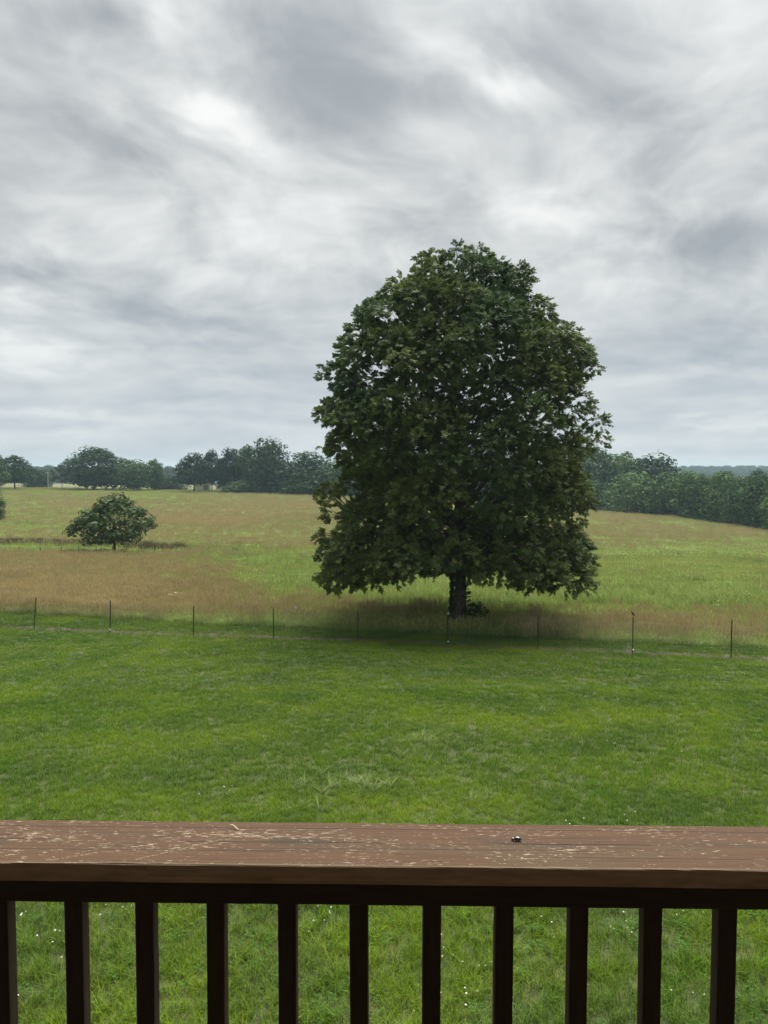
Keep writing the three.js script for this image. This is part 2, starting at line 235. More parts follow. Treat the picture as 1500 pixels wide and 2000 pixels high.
// standing hay meadow
function hay(seed, n, rad, h, seeds) {
  const r = rng(seed), T = new Tris();
  for (let i = 0; i < n; i++) { const a = r() * 6.283, q = Math.sqrt(r()) * rad, x = Math.cos(a) * q, z = Math.sin(a) * q, hh = h * (0.45 + 0.4 * r()), k = 0.75 + 0.5 * r(); blade(T, x, z, hh, 0.007 + 0.005 * r(), hh * (0.3 + 0.7 * r()), r() * 6.283, [0.75 * k, k, 0.7 * k]); }
  for (let i = 0; i < seeds; i++) {                               // straw stems with a plume
    const a = r() * 6.283, q = Math.sqrt(r()) * rad, x = Math.cos(a) * q, z = Math.sin(a) * q, hh = h * (0.8 + 0.3 * r()), d = r() * 6.283, o = hh * (0.05 + 0.16 * r()), dx = Math.cos(d), dz = Math.sin(d), k = 0.8 + 0.4 * r(), w = 0.004;
    const b = [x, 0, z], top = [x + dx * o, hh, z + dz * o], s = [-dz * w, 0, dx * w]; T.tri([b[0] - s[0], 0, b[2] - s[2]], [b[0] + s[0], 0, b[2] + s[2]], top, [1.12 * k, 1.1 * k, 0.9 * k]);
    for (let m = 0; m < 2; m++) { const e = d + m * 1.57, ex = -Math.sin(e) * 0.013, ez = Math.cos(e) * 0.013, l = 0.16 + 0.08 * r(), c = [1.32 * k, 1.26 * k, 1.2 * k], mid = [top[0] - dx * o * 0.08, hh - l * 0.6, top[2] - dz * o * 0.08], low = [top[0] - dx * o * 0.2, hh - l, top[2] - dz * o * 0.2]; T.quad(low, [mid[0] + ex, mid[1], mid[2] + ez], top, [mid[0] - ex, mid[1], mid[2] - ez], c); }
  }
  return T.build();
}
function lushClump(seed) { const r = rng(seed), T = new Tris(); for (let i = 0; i < 34; i++) { const a = r() * 6.283, q = Math.sqrt(r()) * 0.3, k = 0.75 + 0.5 * r(), h = 0.45 + 0.4 * r(); blade(T, Math.cos(a) * q, Math.sin(a) * q, h, 0.016 + 0.012 * r(), h * (0.25 + 0.5 * r()), r() * 6.283, [k, k, k], 3); } return T.build(); }
{
  const r = rng(51), green = [0, 1, 2].map((i) => ({ geo: hay(200 + i, 46, 0.34, 0.62, 5), list: [] })), straw = [0, 1, 2].map((i) => ({ geo: hay(210 + i, 30, 0.34, 0.80, 34), list: [] })), lush = [0, 1].map((i) => ({ geo: lushClump(220 + i), list: [] }));
  const gDeep = [0.235, 0.28, 0.085], gYel = [0.36, 0.375, 0.14], sTan = [0.39, 0.37, 0.185], sRed = [0.40, 0.34, 0.205];
  const lushSpots = [[800, 1165, 190, 20], [1250, 1180, 330, 22], [540, 1105, 50, 14], [1380, 1180, 120, 20], [690, 1150, 60, 20], [440, 1085, 60, 8], [1080, 1190, 60, 16]];
  function sow(d0, d1, dens, sc) {
    const step = Math.max(0.5, d0 * 0.02);
    for (let d = d0; d < d1; d += step) {
      const half = d * 0.56 + 2, n = Math.round(half * 2 * step * dens);
      for (let i = 0; i < n; i++) {
        const x = (r() * 2 - 1) * half, z = -(d + r() * step), q = r(), q2 = r(), q3 = r(), bf = beyondFence(x, z); if (bf < meadowStart(x, z)) continue;
        const y = ground(x, z), [px, py] = toPx(x, y, z); if (px < 352 && py > 1066 + px * 0.022 && py < 1084 + px * 0.005 && d > 55) { if (q < 0.75) continue; }
        if (px > 1200 && d > 214 - (px - 1200) * 0.19) continue;
        const t = tan(x, z), weed = fbm(x * 0.32 + 90, z * 0.22, 3) > 0.42 && q2 < 0.7, yl = clamp(0.5 + 0.95 * fbm(x * 0.1, z * 0.17, 4) + (q2 - 0.5) * 0.4), hgt = (0.8 + 0.3 * fbm(x * 0.25 + 50, z * 0.25, 3)) * (d > 140 ? 0.45 : d > 80 ? 0.55 : 1);
        let lu = 0; for (const [a, b, c, e] of lushSpots) lu = Math.max(lu, Math.exp(-(((px - a) / c) ** 2 + ((py - b) / e) ** 2)));
        const j = 0.85 + 0.3 * q;
        lu *= sstep(-0.5, 0.35, fbm(x * 0.4 + 7, z * 0.3, 3)); if (d < 95 && q3 < lu * 0.6) lush[q < 0.5 ? 0 : 1].list.push([M4(x, y - 0.03, z, q * 6.28, sc * (0.8 + 0.5 * q2)), mix3([0.15, 0.24, 0.05], [0.26, 0.33, 0.09], q2).map((k) => k * j)]);
        else if (q < t) straw[Math.floor(q2 * 2.999)].list.push([M4(x, y - 0.03, z, q3 * 6.28, sc * (0.9 + 0.3 * q2), sc * hgt * (0.85 + 0.4 * q3)), mix3(sTan, sRed, q3).map((k) => k * j)]);
        else green[Math.floor(q2 * 2.999)].list.push([M4(x, y - 0.03, z, q3 * 6.28, sc * (0.9 + 0.3 * q2), sc * hgt * (0.75 + 0.5 * q3)), (weed ? [0.13, 0.2, 0.06] : mix3(gDeep, gYel, yl)).map((k) => k * j)]);
      }
    }
  }
  sow(26, 45, 16, 0.9); sow(45, 80, 7, 1); sow(80, 140, 4.2, 1.3); sow(140, 275, 2.0, 1.8);
  green.forEach((k) => tag(instanced('meadow_grass', k.geo, GRASS, k.list, scene), 'tall green grass standing in the meadow beyond the fence', 'grass', 'green meadow grass'));
  straw.forEach((k) => tag(instanced('seeding_grass', k.geo, leafy({ transmission: 0.2 }), k.list, scene), 'tall tan seeding grass in the meadow beyond the fence', 'grass', 'tan meadow grass'));
  lush.forEach((k) => tag(instanced('lush_grass', k.geo, GRASS, k.list, scene), 'lush bright wide-bladed grass around and behind the big oak', 'grass', 'lush meadow grass'));
  console.log('meadow', green.concat(straw, lush).map((k) => k.list.length).join(' '));
}

// ---------------------------------------------------------------- trees
const barkMap = texture(128, 256, (u, v) => { const r = fbm(u * 9 + 2 * fbm(u * 4, v * 3, 2), v * 5, 4, 0.6); const k = 0.55 + 0.7 * r; return [k, k * 0.98, k * 0.95]; }, false, true);
const BARK = new THREE.MeshStandardMaterial({ color: new THREE.Color(0.13, 0.11, 0.09), roughness: 1, map: barkMap, bumpMap: barkMap, bumpScale: 0.03 });
function oakLeaf(T, p, dir, side, len, k) {                       // lobed leaf folded along its midrib
  const nrm = V().crossVectors(dir, side).normalize(), out = [[0, 0.02], [0.2, 0.10], [0.3, 0.34], [0.38, 0.10], [0.55, 0.44], [0.62, 0.12], [0.8, 0.28], [0.86, 0.08], [1, 0]];
  const P = (t, w, s) => { const v = p.clone().addScaledVector(dir, t * len).addScaledVector(side, s * w * len).addScaledVector(nrm, Math.abs(w) * len * 0.22 - t * t * len * 0.16); return [v.x, v.y, v.z]; };
  for (const s of [-1, 1]) for (let i = 0; i < out.length - 1; i++) { const [t0, w0] = out[i], [t1, w1] = out[i + 1], a = P(t0, 0, s), b = P(t1, 0, s), c = P(t0, w0, s), d = P(t1, w1, s); if (w1 === 0) T.tri(a, c, b, k); else { T.tri(a, c, d, k); T.tri(a, d, b, k); } }
}
function spray(seed, n, len, twig) {                              // a twig end with hanging leaves
  const r = rng(seed), T = new Tris();
  for (let i = 0; i < n; i++) { const t = 0.25 + 0.75 * i / (n - 1), a = i * 2.4 + r(), p = V(twig * t, -0.12 * twig * t * t, 0), dir = V(0.55 + 0.5 * r(), -0.15 - 0.75 * r(), 0).add(V(0, Math.cos(a) * 0.55, Math.sin(a) * 0.9)).normalize(), side = V().crossVectors(dir, V(r() - 0.5, 1, r() - 0.5)).normalize(), k = 0.78 + 0.44 * r(); oakLeaf(T, p, dir, side, len * (0.75 + 0.5 * r()), [k, k, k * (0.8 + 0.3 * r())]); }
  const w = twig * 0.012; T.quad([0, w, 0], [twig, -0.12 * twig, w], [twig, -0.12 * twig - w, 0], [0, -w, -w], [0.8, 0.5, 0.6]); return T.build();
}
const LEAF = leafy({ transmission: 0.4, roughness: 0.8 });
const PROFILE = [[1.15, 4.6, 4.0], [1.7, 5.3, 5.0], [2.6, 5.7, 5.15], [3.2, 6.05, 5.3], [4.2, 5.1, 4.8], [5.2, 5.2, 5.1], [6.2, 5.6, 5.4], [7.1, 6.0, 5.5], [8.3, 5.8, 5.4], [9.5, 5.8, 5.5], [10.3, 5.3, 5.25], [11.3, 4.7, 4.85], [12.3, 3.9, 4.0], [13.1, 3.2, 3.5], [14.1, 2.5, 2.5], [14.8, 1.2, 1.1], [15.0, 0.3, 0.3]];
function profile(h, az) { let i = 0; while (i < PROFILE.length - 2 && h > PROFILE[i + 1][0]) i++; const t = clamp((h - PROFILE[i][0]) / (PROFILE[i + 1][0] - PROFILE[i][0])), l = mix(PROFILE[i][1], PROFILE[i + 1][1], t), rr = mix(PROFILE[i][2], PROFILE[i + 1][2], t); return mix(l, rr, 0.5 + 0.5 * Math.cos(az)); }
{
  const r = rng(77), base = onGround(897, 1217); console.log('oak at', base.toArray().map((v) => v.toFixed(2)).join(' '));
  const t = thing('oak_tree', 'large dark green oak with a broad rounded crown standing behind the wire fence', 'tree'); t.position.copy(base);
  const bend = (h) => V(0.10 * Math.sin(h * 0.5) - 0.02 * h, h, 0.08 * Math.sin(h * 0.7 + 1));
  const tp = [], tr = []; for (let i = 0; i <= 14; i++) { const h = -0.25 + i * 1.02; tp.push(bend(h)); tr.push(0.25 * Math.pow(1 - i / 14.8, 0.85) + (i === 0 ? 0.12 : i === 1 ? 0.015 : 0)); }
  mesh('trunk', tube(tp, tr, 14), BARK, t);
  // clumps of foliage
  const clumps = []; let tries = 0;
  for (let i = 0; i < 400 && clumps.length < 58; i++) {           // the low skirt of drooping boughs
    const az = r() * 6.283, h = 1.75 + 1.7 * r(), R = profile(h, az), rad = (R - 0.4) * (0.52 + 0.48 * Math.sqrt(r())), front = Math.max(0, Math.sin(az)); if (h - 0.5 < 1.1 + (Math.cos(az) > 0.15 ? 0.45 : 1.3) * front || rad < 2) continue;
    const p = V(Math.cos(az) * rad, h, Math.sin(az) * rad), s = 0.5 + 0.35 * r(); if (clumps.some((c) => c.p.distanceTo(p) < (c.s + s) * 0.55)) continue; clumps.push({ p, s, az, rad, inner: false });
  }
  while (clumps.length < 320 && tries++ < 20000) {
    const h = 1.3 + 13.5 * Math.pow(r(), 0.92), az = r() * 6.283, R = profile(h, az), inner = r() < 0.34, q = inner ? 0.3 + 0.4 * r() : 0.74 + 0.24 * r(), rad = Math.max(0, R - 0.55) * q;
    if (h < 1.5 + (Math.cos(az) > 0.15 ? 0.75 : 1.6) * Math.max(0, Math.sin(az)) || (h < 2.6 && rad < 1.9)) continue;
    const p = V(Math.cos(az) * rad, h, Math.sin(az) * rad), s = (inner ? 0.8 : 0.56 + 0.44 * r()) * (h > 13 ? 0.8 : 1) * (h < 2.2 ? 0.8 : 1);
    if (clumps.some((c) => c.p.distanceTo(p) < (c.s + s) * (inner ? 0.5 : 0.6))) continue;
    clumps.push({ p, s, az, rad, inner });
  }
  for (let i = 0; i < 34; i++) { const h = 2.2 + 11 * r(), az = r() * 6.283, R = profile(h, az) - 0.1 + 0.4 * r(); if (h < 3.2 && Math.sin(az) > 0.2) continue; clumps.push({ p: V(Math.cos(az) * R, h - 0.2, Math.sin(az) * R), s: 0.26 + 0.2 * r(), az, rad: R, inner: false }); }
  console.log('oak clumps', clumps.length, tries);
  // limbs: the larger ones singly, the fine ones joined
  const fine = []; let big = 0;
  clumps.forEach((c, i) => {
    const up = c.p.y > 5 ? 0.55 : 0.25, h0 = clamp(c.p.y - c.rad * up - 0.3, 1.9, 13.2), a = bend(h0), b = c.p, m = a.clone().lerp(b, 0.5).add(V(0, c.p.y > 4 ? -0.1 * c.rad + 0.1 : 0.16 * c.rad, 0)).add(V((r() - 0.5) * 0.5, (r() - 0.5) * 0.3, (r() - 0.5) * 0.5));
    const heavy = i % 9 === 0 && c.rad > 2.4 && big < 18, r0 = heavy ? 0.10 * (1 - h0 / 20) + 0.03 : 0.022 + 0.012 * r(), g = tube([a, m, b], [r0, r0 * 0.6, 0.008], heavy ? 8 : 5);
    if (heavy) { big++; mesh('limb', g, BARK, t); } else fine.push(g);
    for (let k = 0; k < 5; k++) { const e = c.p.clone().add(V(r() - 0.5, (r() - 0.4) * 0.7, r() - 0.5).multiplyScalar(1.7 * c.s)); fine.push(tube([m.clone().lerp(c.p, 0.6 + 0.3 * r()), c.p.clone().lerp(e, 0.45).add(V(0, 0.05, 0)), e], [0.012, 0.008, 0.003], 3)); }
  });
  const fork = tube([bend(3.6), bend(3.6).add(V(0.75, 0.95, 0.25)), bend(3.6).add(V(1.5, 2.1, 0.5)), bend(3.6).add(V(2.4, 3.4, 0.6))], [0.15, 0.12, 0.09, 0.04], 9); mesh('limb', fork, BARK, t);
  mesh('limb', tube([bend(3.7), bend(3.7).add(V(-0.9, 0.55, 0.2)), bend(3.7).add(V(-2.0, 0.75, 0.3)), bend(3.7).add(V(-3.4, 0.35, 0.4))], [0.10, 0.08, 0.05, 0.02], 8), BARK, t);
  tag(mesh('branches', join(fine), BARK, t), null, null, null, 'stuff');
  // leaves
  const kinds = [0, 1, 2, 3].map((i) => ({ geo: spray(300 + i, 12, 0.13, 0.3), list: [] })), q = new THREE.Quaternion(), xAxis = V(1, 0, 0);
  for (const c of clumps) {
    const n = Math.round((c.inner ? 54 : 92) * (c.s / 0.8) ** 2), tone = r(), warm = clamp(0.45 + 0.4 * fbm(c.p.x * 0.4, c.p.y * 0.3 + c.p.z * 0.3, 2) + (0.5 - c.p.y / 16) * 0.5 + (tone - 0.5) * 0.5), out = V(Math.cos(c.az), 0.1, Math.sin(c.az));
    for (let i = 0; i < n; i++) {
      const d = V(r() * 2 - 1, r() * 2 - 1, r() * 2 - 1); if (d.lengthSq() > 1 || d.lengthSq() < 0.02) { i--; continue; } d.normalize();
      if (d.y < -0.35 && r() < 0.6) { d.y = -d.y; } if (d.dot(out) < -0.3 && r() < 0.5) d.addScaledVector(out, 0.9).normalize();
      const rr = c.s * (0.55 + 0.5 * Math.sqrt(r())) * (1 + 0.3 * noise(d.x * 2 + c.az * 9, d.y * 2 + d.z * 2)), p = c.p.clone().add(V(d.x * 1.12, d.y * 0.72 - 0.16 * (d.x * d.x + d.z * d.z), d.z * 1.12).multiplyScalar(rr));
      if (p.y < 0.75) continue;
      const ax = V(d.x, d.y * 0.5 - 0.28 + 0.3 * (r() - 0.5), d.z).add(V(r() - 0.5, 0, r() - 0.5).multiplyScalar(0.9)).normalize(); q.setFromUnitVectors(xAxis, ax); q.multiply(new THREE.Quaternion().setFromAxisAngle(xAxis, (r() - 0.5) * 1.6));
      const s = 0.75 + 0.5 * r(), j = 0.8 + 0.4 * r(); kinds[i % 4].list.push([new THREE.Matrix4().compose(p.addScaledVector(ax, -0.15), q.clone(), V(s, s, s)), mix3([0.054, 0.104, 0.040], [0.15, 0.182, 0.046], clamp(warm + (r() - 0.5) * 0.3)).map((k) => k * j)]);
    }
  }
  console.log('oak sprays', kinds.map((k) => k.list.length).join(' '));
  kinds.forEach((k) => instanced('crown', k.geo, LEAF, k.list, t));
  // ivy on the trunk and the young growth at its foot
  const ivy = spray(340, 7, 0.09, 0.12), il = [], sl = [];
  for (let i = 0; i < 260; i++) { const h = 1.9 * Math.pow(r(), 0.8), a = r() < 0.7 ? 2.3 + r() * 1.6 : r() * 6.28, rad = 0.25 + 0.07 * r(), p = bend(h).add(V(Math.cos(a) * rad, 0, Math.sin(a) * rad)), j = 0.7 + 0.5 * r(); il.push([new THREE.Matrix4().compose(p, new THREE.Quaternion().setFromEuler(new THREE.Euler(r() * 6, -a + (r() - 0.5), -0.5 * r())), V(1, 1, 1)), [0.035 * j, 0.07 * j, 0.02 * j]]); }
  instanced('ivy', ivy, LEAF, il, t);
  const sap = thing('sapling_bush', 'small dark leafy sapling bush growing at the foot of the oak trunk', 'bush'); sap.position.set(base.x + 0.62, ground(base.x + 0.62, base.z + 0.2), base.z + 0.2);
  mesh('stem', join([0, 1, 2, 3, 4].map((i) => tube([V(0, -0.05, 0), V((i - 2) * 0.1, 0.4, 0.1 * Math.sin(i * 3)), V((i - 2) * 0.2, 0.75 + 0.15 * (i % 2), 0.15 * Math.sin(i * 3))], [0.014, 0.01, 0.004], 5))), BARK, sap);
  for (let i = 0; i < 230; i++) { const a = r() * 6.28, h = r(), rad = (0.15 + 0.42 * Math.sin(Math.PI * (0.2 + 0.7 * h))) * Math.sqrt(r()), j = 0.7 + 0.6 * r(); sl.push([new THREE.Matrix4().compose(V(Math.cos(a) * rad, 0.08 + 0.78 * h, Math.sin(a) * rad), new THREE.Quaternion().setFromEuler(new THREE.Euler(r() * 2 - 1, r() * 6.28, -0.4 * r())), V(0.8, 0.8, 0.8)), [0.04 * j, 0.085 * j, 0.022 * j]]); }
  instanced('foliage', ivy, LEAF, sl, sap);
}
// trees farther off: crowns of many leaf faces in clumps, one mesh for each crown
function crownGeo(seed, nClump, perClump, leaf, form) {           // unit tree: height 1, half width 0.5, base at 0
  const r = rng(seed), T = new Tris(), cl = []; let tries = 0;
  while (cl.length < nClump && tries++ < 6000) {
    const h = form.low + (1 - form.low) * r(), az = r() * 6.283, tt = (h - form.low) / (1 - form.low), R = 0.5 * Math.pow(Math.sin(Math.PI * clamp(form.a + (1 - form.a) * Math.pow(tt, form.b))), form.c) * (1 + 0.35 * noise(az * 1.1 + seed, h * 4)), q = Math.pow(r(), 0.35), s = form.s * (0.7 + 0.6 * r());
    const p = V(Math.cos(az) * Math.max(0, R - s * 0.5) * q, Math.min(h, 1 - s * 0.5), Math.sin(az) * Math.max(0, R - s * 0.5) * q); if (cl.some((c) => c.p.distanceTo(p) < (c.s + s) * 0.42)) continue; cl.push({ p, s, k: 0.75 + 0.5 * r() });
  }
  for (const c of cl) for (let i = 0; i < perClump; i++) {
    const d = V(r() * 2 - 1, r() * 2 - 0.75, r() * 2 - 1); if (d.lengthSq() > 1.2) { i--; continue; } d.normalize();
    const p = c.p.clone().add(d.clone().multiplyScalar(c.s * (0.6 + 0.5 * r())).multiply(V(1.05, 0.75, 1.05))), n = d.clone().add(V(r() - 0.5, r() - 0.3, r() - 0.5).multiplyScalar(0.8)).normalize(), u = V().crossVectors(n, V(r() - 0.5, r() - 0.5, r() - 0.5)).normalize().multiplyScalar(leaf * (0.6 + 0.8 * r())), v = V().crossVectors(n, u).normalize().multiplyScalar(leaf * (0.4 + 0.5 * r())), k = c.k * (0.75 + 0.5 * r()), lift = n.clone().multiplyScalar(leaf * 0.25);
    const A = p.clone().add(u), B = p.clone().add(v).add(lift), C = p.clone().sub(u), D = p.clone().sub(v).add(lift), col = [k, k, k]; T.tri(A.toArray(), B.toArray(), C.toArray(), col); T.tri(A.toArray(), C.toArray(), D.toArray(), col);
  }
  return { geo: T.build(), cl };
}
function woodGeo(cl, seed, low, girth) {                          // trunk with limbs for a unit tree
  const r = rng(seed), out = [tube([V(0, -0.03, 0), V(0.01, low * 0.6, 0), V(-0.01, 0.45, 0.01), V(0.01, 0.8, 0)], [girth * 1.25, girth, girth * 0.6, girth * 0.12], 7)];
  cl.forEach((c, i) => { if (i % 2) return; const h = clamp(c.p.y - 0.22 - 0.1 * r(), low * 0.8, 0.75); out.push(tube([V(0, h, 0), V(c.p.x * 0.5, (h + c.p.y) / 2 - 0.02, c.p.z * 0.5), c.p], [girth * 0.35, girth * 0.22, girth * 0.06], 4)); }); return join(out);
}
const FORMS = {
  round: { low: 0.12, a: 0.14, b: 0.85, c: 0.6, s: 0.15 }, tall: { low: 0.1, a: 0.18, b: 0.9, c: 0.55, s: 0.14 }, open: { low: 0.24, a: 0.2, b: 0.8, c: 0.7, s: 0.12 }, sparse: { low: 0.32, a: 0.2, b: 0.8, c: 0.6, s: 0.08 }, bush: { low: 0.03, a: 0.25, b: 0.8, c: 0.5, s: 0.19 }, dome: { low: 0.02, a: 0.32, b: 0.9, c: 0.5, s: 0.19 },
};
const MODELS = {}; const model = (form, v) => MODELS[form + v] ??= (() => { const few = form === 'sparse', { geo, cl } = crownGeo(form.length * 100 + v * 7, few ? 30 : form === 'open' ? 60 : 85, few ? 40 : 60, few ? 0.026 : 0.028, FORMS[form]); return { geo, wood: woodGeo(cl, v + 3, FORMS[form].low, few ? 0.012 : 0.017) }; })();
const farLeaf = new Map(); function leafMat(c) { const k = c.join(); if (!farLeaf.has(k)) farLeaf.set(k, leafy({ color: new THREE.Color(...c), transmission: 0.25, roughness: 0.8 })); return farLeaf.get(k); }
const DARK = [0.032, 0.066, 0.028], MID = [0.056, 0.106, 0.034], LIGHT = [0.094, 0.16, 0.048], PINE = [0.024, 0.05, 0.028];
const turn = rng(5);
function tree(name, label, group, form, v, x0, x1, top, bottom, depth, color) {
  const sink = name === 'hedge_tree' ? 0.07 : 0;
  const t = thing(name, label, 'tree', group), x = (x0 + x1) / 2, p = at(x, bottom, depth), gy = ground(p.x, p.z), w = (x1 - x0) / F * depth * (depth > 230 && name !== 'sparse_tree' ? 1.24 : 1), h = (at(x, top, depth).y - gy) * (1 + sink);
  t.position.set(p.x, gy - sink * h, p.z); t.rotation.y = turn() * 6.28; t.scale.set(w, h, w);
  const m = model(form, v); mesh('trunk', m.wood, BARK, t); tag(mesh('crown', m.geo, leafMat(color), t), null, null, null, 'stuff'); return t;
}
const L = 'trees along the far edge of the meadow', Rg = 'trees of the hedge beside the meadow';
tree('meadow_tree', 'small lone tree with an open flat-topped crown standing in the meadow', null, 'open', 0, 146, 304, 966, 1083, 70, [0.062, 0.098, 0.032]);
tree('far_tree', 'loose dark tree with gaps in its crown at the far end of the tree row', null, 'open', 1, -4, 62, 890, 953, 255, DARK);
tree('far_tree', 'paler leafy tree cut by the edge of the view beside a loose dark tree', null, 'tall', 0, -52, 6, 880, 953, 235, MID);
tree('far_tree', 'low rounded tree just beside the pale utility pole', null, 'bush', 0, 50, 98, 917, 952, 290, DARK);
tree('sparse_tree', 'thin sparse-leaved tree with bare twigs standing between thicker trees', null, 'sparse', 0, 100, 142, 904, 954, 262, DARK);
tree('far_tree', 'tall round-headed tree beside the thin sparse-leaved tree', null, 'round', 0, 136, 234, 874, 958, 260, DARK);
tree('far_tree', 'broad mid-green tree to the side of the tall round-headed tree', null, 'round', 1, 226, 296, 898, 960, 258, MID);
tree('far_tree', 'narrow mid-green tree against the broad mid-green tree', null, 'tall', 1, 284, 320, 897, 959, 265, MID);
tree('far_bush', 'low dark thicket in the dip of the far tree row', null, 'bush', 1, 306, 362, 927, 959, 275, DARK);
tree('dark_tree', 'dark open-crowned tree with the cream shed behind its trunk', null, 'open', 2, 346, 412, 885, 961, 250, PINE);
tree('dark_tree', 'tall dark tree with sky showing through under its crown', null, 'open', 0, 392, 436, 879, 961, 262, PINE);
tree('dark_tree', 'dark narrow tree closing the gap beside the big far tree', null, 'tall', 2, 426, 474, 876, 962, 255, PINE);
tree('far_tree', 'mid-green tree leaning against the biggest far tree', null, 'round', 2, 456, 508, 871, 963, 256, MID);
tree('far_tree', 'biggest tree of the far row with a domed dark crown', null, 'dome', 0, 488, 566, 856, 966, 250, DARK);
tree('far_tree', 'wide dense tree between the domed dark tree and the oak', null, 'dome', 1, 548, 656, 884, 968, 245, DARK);
[[640, 740, 890, 972, 238], [720, 820, 884, 976, 236], [800, 900, 880, 980, 236], [880, 990, 884, 984, 234], [970, 1070, 880, 988, 232], [1050, 1150, 878, 990, 232]].forEach((a, i) => tree('far_tree', 'dense far tree half hidden behind the crown of the big oak', L, 'dome', i % 3, ...a, i % 2 ? DARK : MID));
[[560, 640, 925, 969, 240], [440, 510, 938, 963, 248]].forEach((a, i) => tree('far_bush', 'low leafy undergrowth along the foot of the far trees', L, 'bush', i, ...a, MID));
tree('far_tree', 'tall pale tree rising just past the oak crown', null, 'round', 0, 1112, 1206, 874, 988, 250, MID);
tree('far_tree', 'light green tree between the pale tree and the dark dome', null, 'tall', 1, 1184, 1256, 884, 990, 245, LIGHT);
tree('far_tree', 'dark dome-shaped tree standing highest against the distant hill', null, 'dome', 2, 1236, 1326, 886, 990, 240, DARK);
tree('hedge_tree', 'light green round tree standing forward of the dark dome tree', null, 'dome', 0, 1176, 1292, 921, 998, 205, LIGHT);
tree('hedge_tree', 'low shaded tree between the oak crown and the light green round tree', null, 'bush', 0, 1118, 1196, 936, 994, 212, MID);
[[1272, 1338, 924, 1002, 200, 'dome', 1, MID], [1316, 1372, 921, 1008, 194, 'round', 1, LIGHT], [1352, 1408, 926, 1017, 187, 'dome', 2, MID], [1386, 1446, 923, 1026, 180, 'round', 2, LIGHT], [1424, 1482, 929, 1035, 172, 'dome', 0, MID], [1456, 1522, 926, 1045, 164, 'round', 0, MID], [1500, 1580, 930, 1060, 155, 'dome', 1, LIGHT], [1560, 1650, 925, 1080, 146, 'dome', 2, MID]].forEach(([a, b, c, d, e, f, v, k]) => tree('hedge_tree', 'dense green tree in the hedge running down the side of the meadow', Rg, f, v, a - 16, b + 16, c, d, e, k));
[[1300, 1380, 920, 1000, 225, 1], [1370, 1450, 922, 1010, 215, 2], [1440, 1520, 919, 1020, 205, 0]].forEach(([a, b, c, d, e, v]) => tree('hedge_tree', 'tree standing behind the hedge with only its top showing', 'trees behind the hedge', 'round', v, a, b, c, d, e, DARK));
tree('edge_bush', 'leafy bush cut off by the side of the view in the meadow', null, 'bush', 1, -40, 8, 950, 984, 120, MID);
{ // wooded ridge on the horizon
  const r = rng(91), g = model('dome', 1).geo, list = [];
  for (let i = 0; i < 5200; i++) { const d = 560 + 900 * r(), x = (r() * 2 - 1) * d * 0.75, z = -d; if (d < 900 && r() < 0.6 && x < d * 0.2) continue; const s = 13 + 8 * r(), j = 0.8 + 0.4 * r(); list.push([M4(x, ground(x, z) - 1, z, r() * 6, s, 10 + 5 * r()), [0.042 * j, 0.072 * j, 0.03 * j]]); }
  tag(instanced('distant_woodland', g, leafy({ transmission: 0.2 }), list, scene), 'hazy blue-green woodland covering the ridge on the horizon', 'woodland');
}

// ---------------------------------------------------------------- wire fence along the lawn
const GREENPOST = new THREE.MeshStandardMaterial({ color: new THREE.Color(0.022, 0.026, 0.016), roughness: 0.6, metalness: 0.2 }), WIRE = new THREE.MeshStandardMaterial({ color: new THREE.Color(0.16, 0.165, 0.15), roughness: 0.55, metalness: 0.6 }), WHITE = new THREE.MeshStandardMaterial({ color: new THREE.Color(0.75, 0.75, 0.72), roughness: 0.6 });
function postGeo(h, w = 0.036) {                                  // T section with studs
  const s = new THREE.Shape([[-w / 2, 0], [w / 2, 0], [w / 2, 0.005], [0.003, 0.006], [0.003, 0.034], [-0.003, 0.034], [-0.003, 0.006], [-w / 2, 0.005]].map(([x, y]) => new THREE.Vector2(x, y))), g = new THREE.ExtrudeGeometry(s, { depth: h + 0.3, bevelEnabled: false }); g.rotateX(-Math.PI / 2); g.translate(0, -0.3, 0.0);
  const parts = [g]; for (let y = 0.08; y < h - 0.05; y += 0.055) { const b = new THREE.BoxGeometry(0.012, 0.012, 0.008); b.translate(0, y, 0.004); parts.push(b); } return join(parts);
}
let birdPost;
